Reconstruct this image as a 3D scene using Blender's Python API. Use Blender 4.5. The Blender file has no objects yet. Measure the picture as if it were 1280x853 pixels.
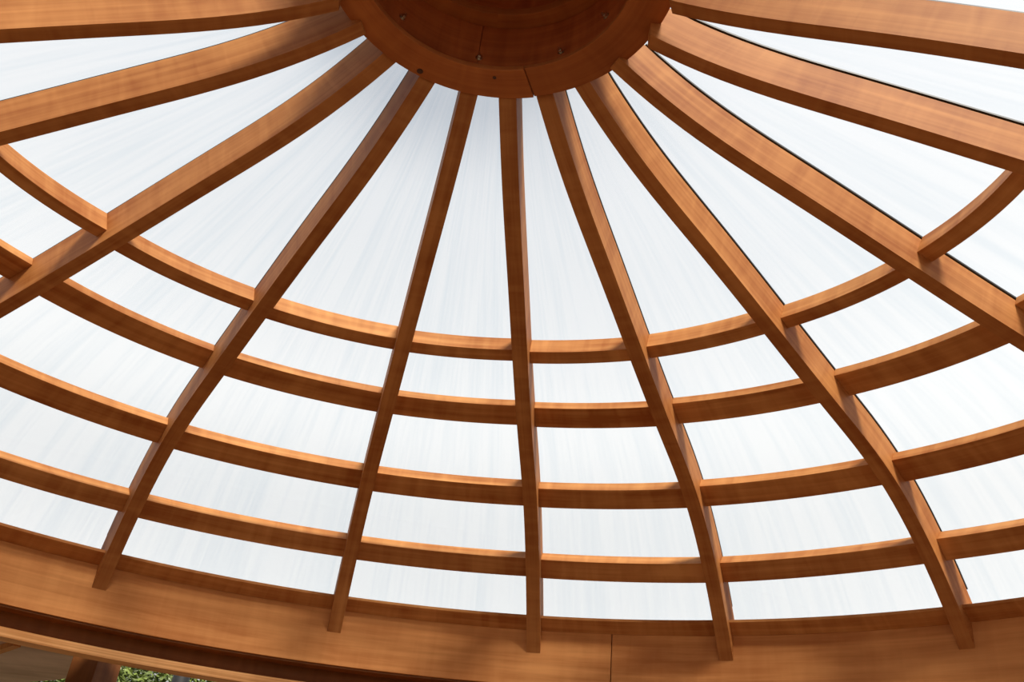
import bpy, bmesh, math, random
import numpy as np
from mathutils import Matrix, Vector

random.seed(4)
C = bpy.context.scene.collection
sc = bpy.context.scene

# ------------------------------------------------------------------ camera
cam_data = bpy.data.cameras.new('camera')
cam = bpy.data.objects.new('camera', cam_data)
C.objects.link(cam)
cam_data.sensor_width = 36.0
cam_data.lens = 33.735
cam_data.shift_x = -0.0007
cam_data.clip_start = 0.02
right = Vector((0.9945219, -0.0530631, 0.0900582))
up = Vector((-0.1044163, -0.5441994, 0.8324327))
fwd = Vector((-0.0048381, 0.8372761, 0.5467589))
mw = Matrix((right, up, -fwd)).transposed().to_4x4()
mw.translation = Vector((0.1538, -1.6767, 1.6))
cam.matrix_world = mw
sc.camera = cam

# ------------------------------------------------------------------ world, sun, exposure
world = bpy.data.worlds.new('world'); sc.world = world
world.use_nodes = True
wn, wl = world.node_tree.nodes, world.node_tree.links
wn.clear()
wout = wn.new('ShaderNodeOutputWorld'); wbg = wn.new('ShaderNodeBackground')
wtc = wn.new('ShaderNodeTexCoord'); wsep = wn.new('ShaderNodeSeparateXYZ')
wmr = wn.new('ShaderNodeMapRange'); wramp = wn.new('ShaderNodeValToRGB')
wl.new(wtc.outputs['Generated'], wsep.inputs[0]); wl.new(wsep.outputs['Z'], wmr.inputs['Value'])
wmr.inputs['From Min'].default_value = 0.0; wmr.inputs['From Max'].default_value = 1.0
wl.new(wmr.outputs[0], wramp.inputs[0])
wramp.color_ramp.elements[0].color = (0.06, 0.07, 0.06, 1)
wramp.color_ramp.elements[1].color = (0.83, 0.90, 1.03, 1)
wramp.color_ramp.elements[0].position = 0.17
e = wramp.color_ramp.elements.new(0.26); e.color = (1.84, 1.84, 1.81, 1)
e = wramp.color_ramp.elements.new(0.42); e.color = (1.40, 1.41, 1.41, 1)
e = wramp.color_ramp.elements.new(0.62); e.color = (1.08, 1.12, 1.18, 1)
wl.new(wramp.outputs[0], wbg.inputs['Color'])
wbg.inputs['Strength'].default_value = 0.90
wl.new(wbg.outputs[0], wout.inputs[0])

sun_data = bpy.data.lights.new('sun', 'SUN'); sun = bpy.data.objects.new('sun', sun_data)
C.objects.link(sun)
sun_data.energy = 10.0; sun_data.angle = math.radians(14); sun_data.color = (1.0, 0.93, 0.82)
sun_dir = Vector((0.25, -0.58, 0.77)).normalized()          # towards the sun
sun.rotation_euler = sun_dir.to_track_quat('Z', 'Y').to_euler()

sc.view_settings.view_transform = 'Standard'
sc.view_settings.look = 'None'
sc.view_settings.gamma = 1.0
sc.view_settings.use_curve_mapping = False
sc.view_settings.exposure = 0.0

# ------------------------------------------------------------------ dome survey
RIB_Z = [2.9312, 2.6468, 2.4538, 2.2711, 2.0927, 1.8847, 1.3427]
RIB_R = [0.3, 0.7, 1.15, 1.6, 2.05, 2.5, 3.0]
# rib plan angle (cubic in radius), depth change, lift, lift slope
RIB = {
    -5: [-1.6762, -0.0316, 0.0009, -0.0007, 0.0, -0.0019, 0.0034],
    -4: [-1.3684, -0.034, -0.0003, 0.0001, 0.023, -0.0045, 0.0044],
    -3: [-0.9556, -0.0263, 0.0168, 0.005, 0.0152, 0.0024, -0.0104],
    -2: [-0.5372, 0.0099, 0.0068, 0.0049, 0.0002, -0.0003, 0.0037],
    -1: [-0.1604, 0.0037, -0.0003, -0.0003, 0.0, 0.0012, -0.0001],
    0: [0.1449, -0.0048, 0.0142, -0.0031, 0.0316, -0.0013, 0.0026],
    1: [0.445, -0.0039, 0.0115, -0.0107, -0.033, 0.0118, -0.0167],
    2: [0.7975, -0.0105, -0.002, -0.0029, -0.0484, 0.0084, -0.0075],
    3: [1.1928, 0.0127, -0.0069, -0.0041, -0.0107, 0.0019, -0.0111],
    4: [1.6016, 0.0197, -0.0055, 0.0063, -0.0032, -0.0062, 0.0008],
    5: [1.8765, -0.0558, 0.0027, -0.0034, 0.022, 0.0043, -0.0097],
}
PURLIN_R = [[1.5911, 1.6488], [1.9521, 2.0729], [2.3953, 2.4911], [2.713, 2.7797]]
PURLIN_LOW = [0.0755, 0.1275, 0.0749, 0.0786]
PURLIN_TOP = [0.187, 0.1807, 0.1298, 0.1551]
SEG = {
    (0, -4): [0.0192, -0.022, -0.0095, -0.0151, 0.0238],
    (0, -3): [0.0019, -0.0034, 0.0022, 0.0001, -0.0004],
    (0, -2): [-0.0013, -0.0031, 0.0053, -0.0018, 0.0032],
    (0, -1): [-0.002, -0.006, 0.0031, 0.0037, -0.0062],
    (0, 0): [-0.0012, 0.001, 0.0066, 0.0011, -0.0019],
    (0, 1): [-0.0113, -0.0076, 0.005, -0.0015, 0.004],
    (0, 2): [-0.0044, 0.0014, -0.0033, -0.0001, 0.0],
    (0, 3): [-0.01, 0.0064, 0.001, 0.0005, 0.0],
    (1, -4): [-0.0076, -0.0073, -0.0033, 0.0009, 0.0],
    (1, -3): [-0.009, 0.0121, -0.0014, 0.0005, 0.0],
    (1, -2): [0.0011, 0.0022, 0.0036, -0.0013, 0.0015],
    (1, -1): [-0.0029, -0.0068, 0.0026, 0.0003, -0.0001],
    (1, 0): [0.0025, 0.004, 0.0013, -0.0016, 0.0022],
    (1, 1): [-0.0008, 0.0005, 0.0037, -0.0001, 0.0],
    (1, 2): [0.0052, 0.0053, 0.0011, -0.0006, 0.0],
    (2, -3): [-0.0071, 0.0037, 0.001, 0.0011, 0.0],
    (2, -2): [0.0024, -0.0013, -0.0016, -0.0026, 0.0035],
    (2, -1): [0.0002, -0.0025, 0.0005, -0.0019, 0.0032],
    (2, 0): [0.005, 0.001, -0.0016, -0.0012, 0.001],
    (2, 1): [-0.0024, -0.0029, 0.0016, 0.0004, 0.0],
    (2, 2): [-0.0016, 0.0016, 0.0024, 0.0003, 0.0],
    (3, -3): [0.0054, -0.0044, -0.0045, -0.0002, 0.0],
    (3, -2): [0.0003, -0.0026, -0.0002, 0.0008, -0.0015],
    (3, -1): [-0.0011, -0.0015, -0.0003, -0.0, 0.0001],
    (3, 0): [0.0026, 0.0033, 0.0008, -0.0014, 0.0022],
    (3, 1): [0.0011, -0.0046, 0.0011, -0.0001, 0.0],
    (3, 2): [0.0007, 0.0073, 0.0029, -0.0, 0.0],
}
SX = np.array([[1.0997, -0.0161], [-0.0161, 0.9003]])       # the ring is a slightly oval circle in plan
U = 0.75
RIB_W, RIB_H = 0.0627, 0.1592
PANEL_OFF = 0.178
HUB_C = np.array([0.009, -0.24]); HUB_Z = 2.82; HUB_RO = 0.616
DRUM_C = np.array([-0.003, -0.24])


def W(p):
    """dome units, already oval in plan -> metres"""
    return (p[0] * U, p[1] * U, p[2] * U + 1.6)


def oval(x, y):
    return SX[0, 0] * x + SX[0, 1] * y, SX[1, 0] * x + SX[1, 1] * y


def pol(r, a, z, off=0.0):
    """radius, plan angle, height (and sideways shift) of the round dome -> metres"""
    x, y = r * math.sin(a) + off * math.cos(a), r * math.cos(a) - off * math.sin(a)
    x, y = oval(x, y)
    return W((x, y, z))


def _spl():
    xk, yk = np.array(RIB_R), np.array(RIB_Z)
    n = len(xk); h = np.diff(xk); A = np.eye(n); b = np.zeros(n)
    for i in range(1, n - 1):
        A[i, i-1] = h[i-1]; A[i, i] = 2 * (h[i-1] + h[i]); A[i, i+1] = h[i]
        b[i] = 6 * ((yk[i+1] - yk[i]) / h[i] - (yk[i] - yk[i-1]) / h[i-1])
    A[0, 1] = -1; A[-1, -2] = -1
    return xk, yk, h, np.linalg.solve(A, b)


XK, YK, HK, MK = _spl()


def prof_z(r):
    j = int(np.clip(np.searchsorted(XK, r) - 1, 0, len(XK) - 2))
    u, v, h = XK[j+1] - r, r - XK[j], HK[j]
    return float(MK[j]*u**3/(6*h) + MK[j+1]*v**3/(6*h) + (YK[j]/h - MK[j]*h/6)*u + (YK[j+1]/h - MK[j+1]*h/6)*v)


def prof(r, off=0.0):
    """radius and height of the rib's lower edge, lifted square to the roof by off"""
    d = (prof_z(r + 1e-3) - prof_z(r - 1e-3)) / 2e-3
    L = math.sqrt(1 + d * d)
    return r - d / L * off, prof_z(r) + off / L


for i, a in zip((6, 7, 8, -8, -7, -6), np.linspace(1.8765, 2 * math.pi - 1.6762, 8)[1:-1]):
    RIB[i] = [a if i > 0 else a - 2 * math.pi, 0, 0, 0, 0, 0, 0]


def rib_ang(i, r):
    p = RIB[i]; v = (r - 1.6) / 1.4
    return p[0] + p[1] * v + p[2] * v * v + p[3] * v ** 3


def rib_lift(i, r):
    p = RIB[i]
    return p[5] + p[6] * (r - 1.6) / 1.4


# ------------------------------------------------------------------ materials
def mat(name):
    m = bpy.data.materials.new(name); m.use_nodes = True
    nt = m.node_tree; nt.nodes.clear()
    return m, nt.nodes, nt.links


def wood(name, dark, light, rough=0.58, fine=38.0, cross=0.25, spec=0.16):
    m, n, l = mat(name)
    out = n.new('ShaderNodeOutputMaterial'); b = n.new('ShaderNodeBsdfPrincipled')
    uv = n.new('ShaderNodeUVMap'); uv.uv_map = 'UVMap'
    oi = n.new('ShaderNodeObjectInfo')
    add = n.new('ShaderNodeVectorMath'); add.operation = 'MULTIPLY_ADD'
    add.inputs[1].default_value = (1, 1, 1)
    sc3 = n.new('ShaderNodeVectorMath'); sc3.operation = 'SCALE'; sc3.inputs['Scale'].default_value = 13.7
    comb = n.new('ShaderNodeCombineXYZ')
    for k in range(3): l.new(oi.outputs['Random'], comb.inputs[k])
    l.new(comb.outputs[0], sc3.inputs[0])
    l.new(uv.outputs[0], add.inputs[0]); l.new(sc3.outputs[0], add.inputs[2])

    def noise(sx, sy, scale, detail, rough_=0.55, dist=0.0):
        mp = n.new('ShaderNodeMapping'); mp.inputs['Scale'].default_value = (sx, sy, 1)
        l.new(add.outputs[0], mp.inputs[0])
        t = n.new('ShaderNodeTexNoise'); t.inputs['Scale'].default_value = scale
        t.inputs['Detail'].default_value = detail; t.inputs['Roughness'].default_value = rough_
        t.inputs['Distortion'].default_value = dist
        l.new(mp.outputs[0], t.inputs['Vector'])
        return t.outputs['Fac']
    g1 = noise(1.3, fine, 1.0, 5, 0.6, 0.3)          # long grain
    g2 = noise(2.2, 5.5, 1.0, 3, 0.5, 0.8)           # patches
    g3 = noise(22, 3.0, 1.0, 2, 0.5, 0.6)            # curl across the grain

    def mix(a, b_, f):
        x = n.new('ShaderNodeMix'); x.data_type = 'FLOAT'
        x.inputs[0].default_value = f; l.new(a, x.inputs[2]); l.new(b_, x.inputs[3])
        return x.outputs[0]
    f = mix(mix(g1, g2, 0.45), g3, cross)
    ramp = n.new('ShaderNodeValToRGB')
    ramp.color_ramp.elements[0].position = 0.38; ramp.color_ramp.elements[0].color = (*dark, 1)
    ramp.color_ramp.elements[1].position = 0.62; ramp.color_ramp.elements[1].color = (*light, 1)
    l.new(f, ramp.inputs[0])
    col = ramp.outputs[0]
    # small variation from piece to piece
    hsv = n.new('ShaderNodeHueSaturation')
    mr = n.new('ShaderNodeMapRange'); mr.inputs['To Min'].default_value = 0.93; mr.inputs['To Max'].default_value = 1.06
    l.new(oi.outputs['Random'], mr.inputs['Value']); l.new(mr.outputs[0], hsv.inputs['Value'])
    l.new(col, hsv.inputs['Color'])
    l.new(hsv.outputs[0], b.inputs['Base Color'])
    b.inputs['Roughness'].default_value = rough
    b.inputs['Specular IOR Level'].default_value = spec
    bp = n.new('ShaderNodeBump'); bp.inputs['Strength'].default_value = 0.08; bp.inputs['Distance'].default_value = 0.002
    l.new(g1, bp.inputs['Height']); l.new(bp.outputs[0], b.inputs['Normal'])
    l.new(b.outputs[0], out.inputs[0])
    return m


def plain(name, col, rough=0.5, metal=0.0, vary=0.15, scale=30.0):
    m, n, l = mat(name)
    out = n.new('ShaderNodeOutputMaterial'); b = n.new('ShaderNodeBsdfPrincipled')
    tc = n.new('ShaderNodeTexCoord'); t = n.new('ShaderNodeTexNoise'); t.inputs['Scale'].default_value = scale
    l.new(tc.outputs['Object'], t.inputs['Vector'])
    r = n.new('ShaderNodeValToRGB')
    r.color_ramp.elements[0].position = 0.3; r.color_ramp.elements[1].position = 0.7
    r.color_ramp.elements[0].color = tuple(c * (1 - vary) for c in col) + (1,)
    r.color_ramp.elements[1].color = tuple(min(1, c * (1 + vary)) for c in col) + (1,)
    l.new(t.outputs['Fac'], r.inputs[0]); l.new(r.outputs[0], b.inputs['Base Color'])
    b.inputs['Roughness'].default_value = rough; b.inputs['Metallic'].default_value = metal
    l.new(b.outputs[0], out.inputs[0])
    return m


def glazing(name):
    """milky fluted polycarbonate: scatters most of the daylight, lets a little straight through"""
    m, n, l = mat(name)
    out = n.new('ShaderNodeOutputMaterial')
    uv = n.new('ShaderNodeUVMap'); uv.uv_map = 'UVMap'
    oi = n.new('ShaderNodeObjectInfo'); comb = n.new('ShaderNodeCombineXYZ')
    l.new(oi.outputs['Random'], comb.inputs[2])
    sc3 = n.new('ShaderNodeVectorMath'); sc3.operation = 'SCALE'; sc3.inputs['Scale'].default_value = 40
    l.new(comb.outputs[0], sc3.inputs[0])
    ad = n.new('ShaderNodeVectorMath'); ad.operation = 'ADD'
    l.new(uv.outputs[0], ad.inputs[0]); l.new(sc3.outputs[0], ad.inputs[1])

    def noise(sx, sy, detail, dist):
        mp = n.new('ShaderNodeMapping'); mp.inputs['Scale'].default_value = (sx, sy, 1)
        l.new(ad.outputs[0], mp.inputs[0])
        t = n.new('ShaderNodeTexNoise'); t.inputs['Scale'].default_value = 1.0
        t.inputs['Detail'].default_value = detail; t.inputs['Distortion'].default_value = dist
        l.new(mp.outputs[0], t.inputs['Vector']); return t.outputs['Fac']
    a = noise(26, 0.9, 3, 0.15); c = noise(95, 2.5, 2, 0.3)
    x = n.new('ShaderNodeMix'); x.data_type = 'FLOAT'; x.inputs[0].default_value = 0.4
    l.new(a, x.inputs[2]); l.new(c, x.inputs[3])
    r = n.new('ShaderNodeValToRGB')
    r.color_ramp.elements[0].position = 0.32; r.color_ramp.elements[0].color = (0.885, 0.905, 0.92, 1)
    r.color_ramp.elements[1].position = 0.56; r.color_ramp.elements[1].color = (0.93, 0.935, 0.94, 1)
    l.new(x.outputs[0], r.inputs[0])
    tr = n.new('ShaderNodeBsdfTranslucent'); tp = n.new('ShaderNodeBsdfTransparent')
    dim = n.new('ShaderNodeMix'); dim.data_type = 'RGBA'; dim.blend_type = 'MULTIPLY'; dim.inputs[0].default_value = 1.0
    l.new(r.outputs[0], dim.inputs[6]); dim.inputs[7].default_value = (0.43, 0.435, 0.44, 1)
    l.new(dim.outputs[2], tr.inputs['Color']); l.new(r.outputs[0], tp.inputs['Color'])
    mx = n.new('ShaderNodeMixShader'); mx.inputs[0].default_value = 0.74
    l.new(tr.outputs[0], mx.inputs[1]); l.new(tp.outputs[0], mx.inputs[2])
    l.new(mx.outputs[0], out.inputs[0])
    return m


M_RIB = wood('honey_wood', (0.32, 0.103, 0.024), (0.53, 0.225, 0.068))
M_PURLIN = wood('honey_wood_curved', (0.34, 0.11, 0.025), (0.62, 0.285, 0.092), cross=0.25)
M_BOARD = wood('bent_plywood', (0.46, 0.165, 0.045), (0.72, 0.32, 0.105), fine=30, cross=0.12)
M_HUB = wood('reddish_hub_wood', (0.30, 0.088, 0.024), (0.48, 0.165, 0.045), cross=0.2)
M_DRUM = wood('dark_drum_wood', (0.28, 0.065, 0.018), (0.50, 0.14, 0.038), cross=0.35)
M_PLUG = plain('dark_knot_wood', (0.07, 0.025, 0.01))
M_STEEL = plain('zinc_steel', (0.62, 0.58, 0.50), 0.3, 1.0)
M_GASKET = plain('black_rubber', (0.02, 0.02, 0.022), 0.5)
M_PANEL = glazing('milky_fluted_sheet')
M_SOFFIT = wood('weathered_board', (0.42, 0.26, 0.19), (0.66, 0.46, 0.36), fine=9, cross=0.1)
M_PLY = wood('ply_edge', (0.48, 0.20, 0.06), (0.85, 0.46, 0.19), fine=170, cross=0.06)
M_DARK = wood('shade_darkened_wood', (0.13, 0.042, 0.011), (0.22, 0.078, 0.022))  # wood colour darkened to hold the shade on fascia and post
M_DECK = wood('deck_boards', (0.075, 0.026, 0.008), (0.13, 0.046, 0.014), fine=12)
M_GROUND = plain('lawn', (0.055, 0.045, 0.025), 0.9, scale=8)
M_BLACK = plain('black_paint', (0.008, 0.008, 0.009), 0.5)
M_BARK = plain('bark', (0.16, 0.11, 0.07), 0.9, vary=0.4)
M_LEAF = plain('green_leaf', (0.10, 0.135, 0.025), 0.45, vary=0.75, scale=7)
M_LEAF2 = plain('olive_leaf', (0.20, 0.19, 0.10), 0.6, vary=0.4, scale=9)


# ------------------------------------------------------------------ helpers
class MB:
    """collects faces with uv in metres; build() links them as ONE mesh object"""
    def __init__(s): s.v, s.f, s.uv = [], [], []

    def quad(s, p, uv):
        k = len(s.v); s.v += p; s.f.append(tuple(range(k, k + len(p)))); s.uv += uv

    def sweep(s, rings, closed_ends=True, us=None):
        """rings: list of equal-length closed outlines; skins them along u"""
        m = len(rings[0])
        if us is None:
            us = [0.0]
            for a, b in zip(rings[:-1], rings[1:]):
                us.append(us[-1] + (Vector(b[0]) - Vector(a[0])).length)
        per = [0.0]
        for j in range(m):
            per.append(per[-1] + (Vector(rings[0][(j+1) % m]) - Vector(rings[0][j])).length)
        k = len(s.v)
        for r in rings: s.v += [tuple(p) for p in r]
        for i in range(len(rings) - 1):
            for j in range(m):
                j2 = (j + 1) % m
                s.f.append((k + i*m + j, k + i*m + j2, k + (i+1)*m + j2, k + (i+1)*m + j))
                s.uv += [(us[i], per[j]), (us[i], per[j+1]), (us[i+1], per[j+1]), (us[i+1], per[j])]
        if closed_ends:
            s.f.append(tuple(k + j for j in reversed(range(m))))
            s.uv += [(0.02 * j, per[j]) for j in reversed(range(m))]
            b = k + (len(rings) - 1) * m
            s.f.append(tuple(b + j for j in range(m)))
            s.uv += [(us[-1] + 0.02 * j, per[j]) for j in range(m)]

    def build(s, name, material, parent=None, bevel=0.0, smooth=False):
        me = bpy.data.meshes.new(name); me.from_pydata([tuple(map(float, p)) for p in s.v], [], s.f)
        lay = me.uv_layers.new(name='UVMap')
        flat = np.array(s.uv, dtype=np.float32).ravel()
        lay.data.foreach_set('uv', flat)
        bm = bmesh.new(); bm.from_mesh(me)
        bmesh.ops.remove_doubles(bm, verts=bm.verts, dist=1e-6)
        bmesh.ops.recalc_face_normals(bm, faces=bm.faces)
        for f in bm.faces: f.smooth = smooth
        if smooth:
            for e_ in bm.edges:
                if len(e_.link_faces) == 2 and e_.calc_face_angle(0) > 0.6: e_.smooth = False
        bm.to_mesh(me); bm.free()
        me.materials.append(material)
        o = bpy.data.objects.new(name, me); C.objects.link(o)
        if bevel:
            b = o.modifiers.new('edge', 'BEVEL'); b.width = bevel; b.segments = 2
            b.limit_method = 'ANGLE'; b.angle_limit = math.radians(50)
        if parent: o.parent = parent
        return o


def box(mb, c, ax, ay, az):
    """box from centre and three half-axis vectors"""
    c, ax, ay, az = Vector(c), Vector(ax), Vector(ay), Vector(az)
    r = lambda t: [c + t*az - ax - ay, c + t*az + ax - ay, c + t*az + ax + ay, c + t*az - ax + ay]
    mb.sweep([r(-1), r(1)])


def lathe(mb, centre, prof_pts, a0=0.0, a1=2*math.pi, n=64, ov=False):
    """closed (r, z) outline turned about a vertical axis (dome units)"""
    full = abs(a1 - a0 - 2*math.pi) < 1e-6
    rings = []
    for i in range(n + 1):
        a = a0 + (a1 - a0) * i / n
        if ov: rings.append([pol(r, a, z) for r, z in prof_pts])
        else: rings.append([W((centre[0] + r*math.sin(a), centre[1] + r*math.cos(a), z)) for r, z in prof_pts])
    mb.sweep(rings, closed_ends=not full)


def tag(o, label, cat, group=None):
    o['label'] = label; o['category'] = cat
    if group: o['group'] = group
    return o


def empty(name, loc):
    o = bpy.data.objects.new(name, None); C.objects.link(o); o.location = loc
    o.empty_display_size = 0.1
    return o


def adopt(child, parent):
    """parent a mesh written in world coordinates to an empty that stands at loc"""
    child.parent = parent
    child.data.transform(Matrix.Translation(-Vector(parent.location)))
    return child


ORD = ['', 'first', 'second', 'third', 'fourth', 'fifth', 'sixth', 'seventh', 'eighth']


def rib_name(i):
    if i == 0: return 'the upright centre rib'
    return f"the {ORD[abs(i)]} rib {'right' if i > 0 else 'left'} of centre"


def bay_name(b):
    if b == -1: return 'between the centre rib and the first rib left of it'
    if b == 0: return 'between the centre rib and the first rib right of it'
    side = 'right' if b > 0 else 'left'
    lo, hi = (b, b + 1) if b > 0 else (-b - 1, -b)
    return f'between the {ORD[lo]} and {ORD[hi]} ribs {side} of centre'


# ------------------------------------------------------------------ setting: deck and ground
g = MB(); box(g, (0, 4, -0.16), (14, 0, 0), (0, 14, 0), (0, 0, 0.05))
go = g.build('ground', M_GROUND); go['kind'] = 'structure'
f = MB(); lathe(f, (0, 0), [(0.01, -2.28), (3.6, -2.28), (3.6, -2.1334), (0.01, -2.1334)], ov=True, n=72)
fo = f.build('floor', M_DECK); fo['kind'] = 'structure'

# ------------------------------------------------------------------ ring beam at the foot of the dome
SEAM = math.radians(15.46)
BOARD_TOP, BOARD_LOW = 1.4576, 1.1839
third = 2 * math.pi / 3
board_labels = {0: 'curved plywood ring board under the rib ends, right of the upright seam',
                2: 'long curved plywood ring board under the rib ends, left of the upright seam',
                1: 'curved plywood ring board out of frame behind the viewer'}
for k in range(3):
    b = MB()
    lathe(b, (0, 0), [(3.0, BOARD_LOW), (3.1, BOARD_LOW), (3.1, BOARD_TOP), (3.0, BOARD_TOP)],
          SEAM + k*third + 0.0007, SEAM + (k+1)*third - 0.0007, n=60, ov=True)
    o = b.build('ring_board', M_BOARD, bevel=0.0015, smooth=True)
    tag(o, board_labels[k], 'board', 'curved boards of the ring beam')
b = MB(); lathe(b, (0, 0), [(3.008, 1.175), (3.1005, 1.175), (3.1005, 1.068), (3.2, 1.068), (3.2, 1.44), (3.1005, 1.44), (3.1005, 1.1835), (3.008, 1.1835)], n=160, ov=True)  # dark lip added beneath the boards, standing in for the shade there
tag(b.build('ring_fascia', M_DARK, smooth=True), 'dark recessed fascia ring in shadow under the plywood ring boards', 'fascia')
b = MB(); lathe(b, (0, 0), [(3.0, 1.0451), (3.1, 1.0451), (3.1, 1.0878), (3.0, 1.0878)], n=160, ov=True)
tag(b.build('ring_trim', M_PLY, bevel=0.001, smooth=True), 'pale curved trim strip along the lowest edge of the ring beam', 'trim')

# ------------------------------------------------------------------ hub
hub = empty('hub', W((HUB_C[0], HUB_C[1], HUB_Z)))
tag(hub, 'round reddish wooden hub where all the ribs meet, with bolts in its drum', 'hub')
JOINT = math.radians(15.2)
for k in range(3):
    m_ = MB()
    ri = 0.478
    a0, a1 = JOINT + k*third + 0.002, JOINT + (k+1)*third - 0.002
    zoff = 0.006 if k == 0 else 0.0
    rings = []
    for i in range(41):
        a = a0 + (a1 - a0) * i / 40
        s_, c_ = math.sin(a), math.cos(a)
        I = (DRUM_C[0] + ri*s_, DRUM_C[1] + ri*c_); O = (HUB_C[0] + HUB_RO*s_, HUB_C[1] + HUB_RO*c_)
        z0, z1 = HUB_Z + zoff, HUB_Z + 0.022
        rings.append([W((*I, z0)), W((*O, z0)), W((*O, z1)), W((*I, z1))])
    m_.sweep(rings)
    adopt(m_.build('flange_segment', M_HUB, bevel=0.0015, smooth=True), hub)
for k in range(4):
    m_ = MB(); a0 = math.radians(-6.3) + k*math.pi/2
    lathe(m_, DRUM_C, [(0.5, HUB_Z + 0.0225), (0.6, HUB_Z + 0.0225), (0.6, 3.19), (0.5, 3.19)], a0 + .0015, a0 + math.pi/2 - .0015, n=40)
    adopt(m_.build('drum_segment', M_DRUM, bevel=0.001, smooth=True), hub)
m_ = MB(); lathe(m_, DRUM_C, [(0.6003, HUB_Z + 0.0225), (0.608, HUB_Z + 0.0225), (0.608, 3.19), (0.6003, 3.19)], n=96)
adopt(m_.build('light_seal_band', M_DARK, smooth=True), hub)  # unseen backing added to stop daylight leaking through the drum joints
m_ = MB(); lathe(m_, DRUM_C, [(0.488, 2.8425), (0.4995, 2.8425), (0.4995, 2.858), (0.492, 2.858)], n=96)
adopt(m_.build('ply_liner', M_HUB, smooth=True), hub)
m_ = MB(); lathe(m_, DRUM_C, [(0.435, 3.085), (0.4995, 3.085), (0.4995, 3.125), (0.435, 3.125)], n=96)
adopt(m_.build('inner_ring', M_HUB, bevel=0.001, smooth=True), hub)
m_ = MB(); lathe(m_, DRUM_C, [(0.435, 3.1255), (0.4995, 3.1255), (0.4995, 3.19), (0.435, 3.19)], n=96)
adopt(m_.build('inner_drum', M_DRUM, smooth=True), hub)
m_ = MB(); lathe(m_, DRUM_C, [(0.002, 3.1905), (0.615, 3.1905), (0.615, 3.21), (0.002, 3.23)], n=96)
adopt(m_.build('cap', M_DRUM, smooth=True), hub)


def bolt(ang, z):
    a = math.radians(ang)
    n_ = Vector((-math.sin(a), -math.cos(a), 0)); t = Vector((math.cos(a), -math.sin(a), 0)); u = Vector((0, 0, 1))
    c = Vector(W((DRUM_C[0] + 0.5*math.sin(a), DRUM_C[1] + 0.5*math.cos(a), z)))
    def cyl(mb, r, d0, d1, k, r2=None):
        mk = lambda d, rr: [c + n_*d + (t*math.cos(q*2*math.pi/k) + u*math.sin(q*2*math.pi/k))*rr for q in range(k)]
        mb.sweep([mk(d0, r), mk(d1, r2 or r)])
    w = MB(); cyl(w, 0.0105, -0.001, 0.0022, 20)
    o = adopt(w.build('bolt', M_STEEL, smooth=True), hub)
    h = MB(); cyl(h, 0.0075, 0.0023, 0.0095, 6)
    nut = h.build('nut', M_STEEL, bevel=0.0006); nut.parent = o
    nut.data.transform(Matrix.Translation(-Vector(hub.location)))
    s_ = MB(); cyl(s_, 0.0042, 0.0096, 0.017, 14, 0.0036)
    st = s_.build('bolt_end', M_STEEL, smooth=True); st.parent = o
    st.data.transform(Matrix.Translation(-Vector(hub.location)))


for ang, z in ((-43.5, 2.921), (-5.9, 2.90), (31.1, 2.90), (54.8, 2.952)):
    bolt(ang, z)
for px, py in ((-0.271, 0.281), (0.014, 0.275)):
    m_ = MB(); k = 18
    mk = lambda d, r: [Vector(W((px, py, HUB_Z))) + Vector((math.cos(q*2*math.pi/k)*r, math.sin(q*2*math.pi/k)*r, d)) for q in range(k)]
    m_.sweep([mk(-0.0012, 0.009 if px < 0 else 0.0055), mk(0.004, 0.009 if px < 0 else 0.0055)])
    adopt(m_.build('plug', M_PLUG), hub)


# ------------------------------------------------------------------ ribs
def rib_start(i, rad=0.592):
    r = 0.9
    while r > 0.15:
        a = rib_ang(i, r); x, y = oval(r*math.sin(a), r*math.cos(a))
        if math.hypot(x - HUB_C[0], y - HUB_C[1]) < rad: break
        r -= 0.005
    return r


def make_rib(i):
    r0 = rib_start(i); n = 44
    h = min(0.170, max(0.155, RIB_H + RIB[i][4]))
    cols, gas = [], []
    for k in range(n + 1):
        r = r0 + (3.0 - r0) * k / n
        a = rib_ang(i, r); zl = rib_lift(i, r); z0 = prof_z(r) + zl
        def up(o_):
            rt, zt = prof(r, o_); zt += zl
            if rt > 2.999:                            # stops at the ring board, runs on above its top edge
                t = (2.999 - r) / (rt - r); zc = z0 + (zt - z0) * t
                if zc < BOARD_TOP + 0.004: rt, zt = 2.999, zc
            return rt, zt
        rt, zt = up(h)
        if k == 0:                                    # plumb cut against the hub
            q = r
            while q > 0.02 and prof(q, h)[0] > r: q -= 0.004
            rt, zt = r, prof(q, h)[1] + zl
        rg, zg = up(PANEL_OFF - 0.012)
        cols.append([pol(r, a, z0, -RIB_W/2), pol(r, a, z0, RIB_W/2), pol(rt, a, zt, RIB_W/2), pol(rt, a, zt, -RIB_W/2)])
        if prof(r, PANEL_OFF)[0] < 3.06:
            gw = RIB_W/2 - 0.002
            g0 = up(PANEL_OFF - 0.008)
            g1 = up(PANEL_OFF - 0.001)
            gas.append([pol(*[g0[0], a, g0[1]], -gw), pol(g0[0], a, g0[1], gw), pol(g1[0], a, g1[1], gw), pol(g1[0], a, g1[1], -gw)])
    base = Vector(pol(3.0, rib_ang(i, 3.0), prof_z(3.0)))
    root = empty('roof_rib', base)
    mb = MB(); mb.sweep(cols)
    adopt(mb.build('beam', M_RIB, bevel=0.0016, smooth=True), root)
    mg = MB(); mg.sweep(gas)
    adopt(mg.build('gasket', M_GASKET), root)
    return root


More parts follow.
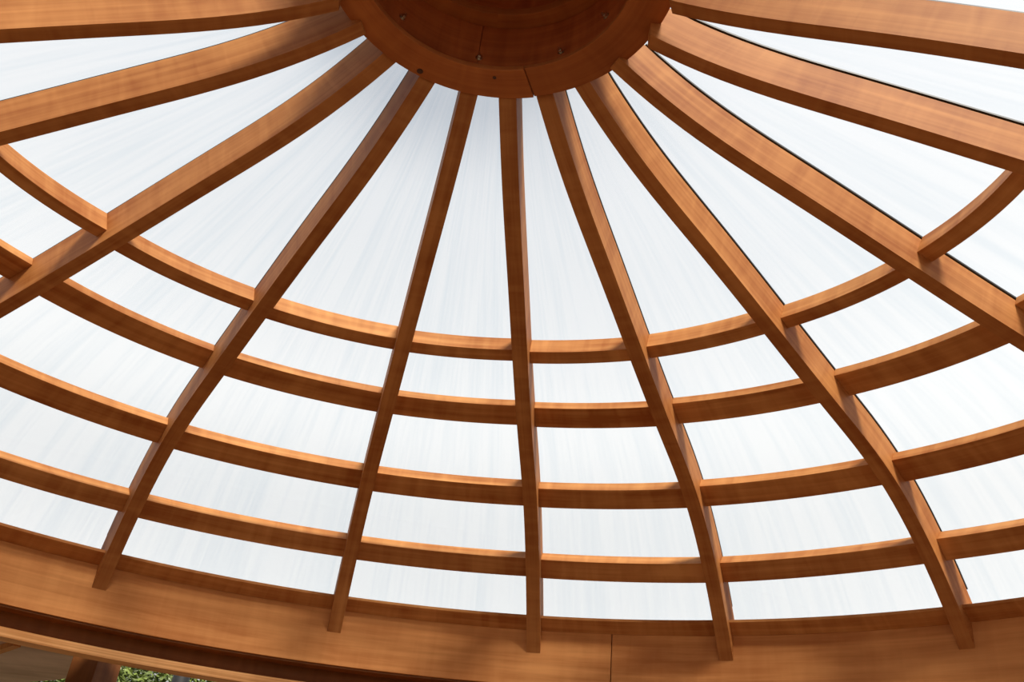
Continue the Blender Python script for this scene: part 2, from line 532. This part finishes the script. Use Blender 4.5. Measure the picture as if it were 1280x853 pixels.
rib_look = {0: 'upright centre rib of the dome, running from hub to ring board',
            1: 'first curved rib right of the upright centre rib',
            2: 'second rib right of centre, ending on the ring board at lower right',
            3: 'third rib right of centre, sweeping down to the right edge',
            4: 'fourth rib right of centre, broad lit side, leaving at the upper right edge',
            5: 'fifth rib right of centre, flattest one along the top right edge',
            -1: 'first curved rib left of the upright centre rib',
            -2: 'second rib left of centre, ending on the ring board at lower left',
            -3: 'third rib left of centre, sweeping down to the left edge',
            -4: 'fourth rib left of centre, broad lit side, leaving at the upper left edge',
            -5: 'fifth rib left of centre, flattest one along the top left edge'}
for i in sorted(RIB, key=lambda q: (abs(q), q)):
    r_ = make_rib(i)
    tag(r_, rib_look.get(i, 'curved rib out of frame behind the viewer'), 'rib',
        'ribs of the dome' if i in rib_look else 'ribs behind the viewer')


# ------------------------------------------------------------------ purlins between the ribs
def span(i0, i1, r, n, w=RIB_W):
    a0 = rib_ang(i0, r) + (w/2 - 0.0012) / r
    a1 = rib_ang(i1, r)
    if a1 < a0: a1 += 2*math.pi
    a1 -= (w/2 - 0.0012) / r
    return [a0 + (a1 - a0) * k / n for k in range(n + 1)]


row_name = ['topmost row, nearest the hub', 'second row below the hub', 'third row below the hub',
            'lowest row, nearest the ring board']
row_short = ['Topmost', 'Second-row', 'Third-row', 'Lowest-row']
for k in range(4):
    for b in range(-4, 4):
        p = SEG.get((k, b), [0]*5)
        rm, rb = PURLIN_R[k]
        n = 22; am, ab = span(b, b+1, rm, n), span(b, b+1, rb, n)
        rings = []
        for q in range(n + 1):
            v = -1 + 2*q/n
            d = p[0] + p[1]*v
            low = PURLIN_LOW[k] + p[3]
            top = min(PURLIN_TOP[k] + p[4], 0.172)
            r1, r2 = rm + d, rb + d + p[2]
            L1, L2, T1, T2 = prof(r1, low), prof(r2, low), prof(r1, top), prof(r2, min(top, 0.172))
            rings.append([pol(L1[0], am[q], L1[1]), pol(L2[0], ab[q], L2[1]), pol(T2[0], ab[q], T2[1]), pol(T1[0], am[q], T1[1])])
        mb = MB(); mb.sweep(rings)
        o = mb.build('purlin', M_PURLIN, bevel=0.0014, smooth=True)
        tag(o, f"{['topmost', 'second-row', 'third-row', 'lowest-row'][k]} curved purlin, {bay_name(b)}", 'purlin',
            f"purlins of the {row_name[k].split(',')[0]}")

# blocking on the ring board between the rib feet
for b in range(-4, 4):
    n = 22; al = span(b, b+1, 2.99, n)
    rings = [[pol(3.0, a, BOARD_TOP), pol(3.075, a, BOARD_TOP), pol(3.075, a, 1.530), pol(2.932, a, 1.5165), pol(2.930, a, 1.5030)] for a in al]
    mb = MB(); mb.sweep(rings)
    o = mb.build('blocking_strip', M_PURLIN, bevel=0.0008, smooth=True)
    tag(o, 'dark blocking strip on the ring board ' + bay_name(b).replace('the first rib', 'the first').replace('and the first', 'and first'), 'blocking', 'blocking strips on the ring board')

# ------------------------------------------------------------------ glazing
order = sorted(RIB, key=lambda q: RIB[q][0])
for j, i0 in enumerate(order):
    i1 = order[(j + 1) % len(order)]
    nu, nv = 8, 40
    gap = 0.003
    def pt(u, v, off):
        # radius range shrinks to the hub's rim
        am = rib_ang(i0, .6); bm_ = rib_ang(i1, .6)
        if bm_ < am: bm_ += 2*math.pi
        aa = am + (bm_ - am)*u
        r0 = 0.9
        while r0 > .15:
            x, y = oval(r0*math.sin(aa), r0*math.cos(aa))
            if math.hypot(x - HUB_C[0], y - HUB_C[1]) < 0.575: break
            r0 -= .005
        r00 = r0
        while r0 > 0.05 and prof(r0, off)[0] > r00: r0 -= .004
        r = r0 + (2.945 - r0)*v
        a0, a1 = rib_ang(i0, r), rib_ang(i1, r)
        if a1 < a0: a1 += 2*math.pi
        a = a0 + gap/r + (a1 - a0 - 2*gap/r)*u
        rr, zz = prof(r, off)
        zz += rib_lift(i0, r)*(1-u) + rib_lift(i1, r)*u
        return pol(rr, a, zz), r, a
    mb = MB()
    lo = [[pt(u/nu, v/nv, PANEL_OFF) for u in range(nu+1)] for v in range(nv+1)]
    hi = [[pt(u/nu, v/nv, PANEL_OFF + 0.008) for u in range(nu+1)] for v in range(nv+1)]
    def uvof(g_, u): return (g_[2]*1.4, g_[1])
    amid = (lo[10][0][2] + lo[10][nu][2])/2
    for S_ in (lo, hi):
        for v in range(nv):
            for u in range(nu):
                c4 = [S_[v][u], S_[v][u+1], S_[v+1][u+1], S_[v+1][u]]
                mb.quad([c[0] for c in c4], [uvof(c, 0) for c in c4])
    edge = [(v, 0) for v in range(nv)] + [(nv, u) for u in range(nu)] + [(v, nu) for v in range(nv, 0, -1)] + [(0, u) for u in range(nu, 0, -1)]
    for q in range(len(edge)):
        (v0, u0), (v1, u1) = edge[q], edge[(q+1) % len(edge)]
        mb.quad([lo[v0][u0][0], lo[v1][u1][0], hi[v1][u1][0], hi[v0][u0][0]], [(0, 0)]*4)
    o = mb.build('roof_panel', M_PANEL, smooth=True)
    if -5 <= i0 <= 4:
        tag(o, f'milky translucent roof sheet {bay_name(i0)}', 'roof panel', 'translucent sheets of the dome')
    elif i0 == 5:
        tag(o, 'milky translucent roof sheet beyond the fifth rib right of centre', 'roof panel', 'translucent sheets of the dome')
    else:
        tag(o, 'milky translucent roof sheet out of frame behind the viewer', 'roof panel', 'roof sheets behind the viewer')

# ------------------------------------------------------------------ outside, seen below the ring at lower left
CAM = Vector((0.1538, -1.6767, 1.6))


def along(dx, dy, dist):
    return CAM.xy + Vector((dx, dy)).normalized() * dist


# post
pc = along(-0.352, 0.916, 4.10)
view = Vector((-0.352, 0.916)).normalized(); side = Vector((view.y, -view.x))
s2 = 0.064
ax = (view + side).normalized() * s2; ay = (view - side).normalized() * s2
mb = MB(); box(mb, (pc.x, pc.y, 1.2495), (ax.x, ax.y, 0), (ay.x, ay.y, 0), (0, 0, 1.2495))
tag(mb.build('timber_post', M_DARK, bevel=0.004), 'square brown timber post under the ring beam at lower left', 'post')  # shade on the post is put into its darker wood colour

# weathered soffit outside the ring, left of the post
inner = [pol(3.21, math.radians(a), 0)[:2] for a in (-32.0, -36.0, -40, -45, -50, -55)]
outer = [(-2.9, 3.0), (-2.4, 3.02), (-2.06, 3.06), (-1.86, 2.93), (-1.75, 2.86), (-1.68, 2.80), (-1.58, 2.66), (-1.45, 2.4)]
poly = inner + outer
mb = MB(); mb.sweep([[(x, y, 2.5) for x, y in poly], [(x, y, 2.53) for x, y in poly]])
# planar uv for the two big faces
nq = len(poly)
so = mb.build('soffit_board', M_SOFFIT)
uvl = so.data.uv_layers['UVMap'].data
for pg in so.data.polygons:
    for li in pg.loop_indices:
        co = so.data.vertices[so.data.loops[li].vertex_index].co
        uvl[li].uv = (co.x, co.y)
tag(so, 'grey-brown weathered soffit board outside the ring beam at lower left', 'soffit')
mb = MB()
p0, p1 = Vector((-1.655, 2.19)), Vector((-2.25, 2.84)); dd = (p1 - p0) / 2; nn = Vector((dd.y, -dd.x)).normalized() * 0.014
mid = (p0 + p1) / 2
box(mb, (mid.x, mid.y, 2.4875), (dd.x, dd.y, 0), (nn.x, nn.y, 0), (0, 0, 0.0115))
tag(mb.build('batten', M_BOARD), 'thin dark brown batten across the weathered soffit at lower left', 'batten')

# black pole
c = along(-0.2795, 0.939, 5.3)
mb = MB(); k = 24
mb.sweep([[(c.x + r*math.cos(q*2*math.pi/k), c.y + r*math.sin(q*2*math.pi/k), z) for q in range(k)]
          for r, z in ((0.07, -0.1), (0.07, 0.02), (0.042, 0.03), (0.042, 3.1), (0.02, 3.13))])
tag(mb.build('garden_pole', M_BLACK, smooth=True), 'black round pole among the leaves below the ring beam', 'pole')


def tree(x, y, zc, rad, nleaf, leafmat, label, size):
    root = empty('tree', (x, y, -0.11)); tag(root, label, 'tree')
    mb = MB(); k = 12
    mb.sweep([[(x + dx + r*math.cos(q*2*math.pi/k), y + r*math.sin(q*2*math.pi/k), z) for q in range(k)]
              for r, z, dx in ((0.16, -0.11, 0), (0.11, 0.4, 0.02), (0.09, 1.4, -0.03), (0.05, zc, 0.03), (0.02, zc + rad*0.7, 0))])
    adopt(mb.build('trunk', M_BARK, smooth=True), root)
    rnd = random.Random(int(x*100) + 7)
    mb = MB()
    for _ in range(nleaf):
        v = Vector((rnd.gauss(0, 1), rnd.gauss(0, 1), rnd.gauss(0, 1))).normalized() * rad * (0.45 + 0.55*rnd.random()**0.6)
        v.z *= 0.85
        p = Vector((x, y, zc)) + v
        d = Vector((rnd.gauss(0, 1), rnd.gauss(0, 1), rnd.gauss(0, .6) - .3)).normalized()
        s_ = d.cross(Vector((rnd.gauss(0, 1), rnd.gauss(0, 1), rnd.gauss(0, 1)))).normalized()
        nrm = d.cross(s_); L = size*(0.7 + 0.6*rnd.random()); w = L*0.24
        # folded pointed leaf
        pts = [p, p + d*L*.45 + s_*w + nrm*w*.35, p + d*L, p + d*L*.45 - s_*w + nrm*w*.35]
        mid_ = p + d*L*.5
        mb.quad([pts[0], pts[1], pts[2]], [(0, 0)]*3); mb.quad([pts[0], pts[2], pts[3]], [(0, 0)]*3)
    adopt(mb.build('foliage', leafmat), root)


tree(-2.5, 5.4, 2.45, 1.3, 36000, M_LEAF, 'bright green leafy tree beyond the timber post', 0.055)
tree(-0.1, 7.2, 2.6, 1.3, 36000, M_LEAF2, 'pale olive tree beyond the black pole', 0.055)
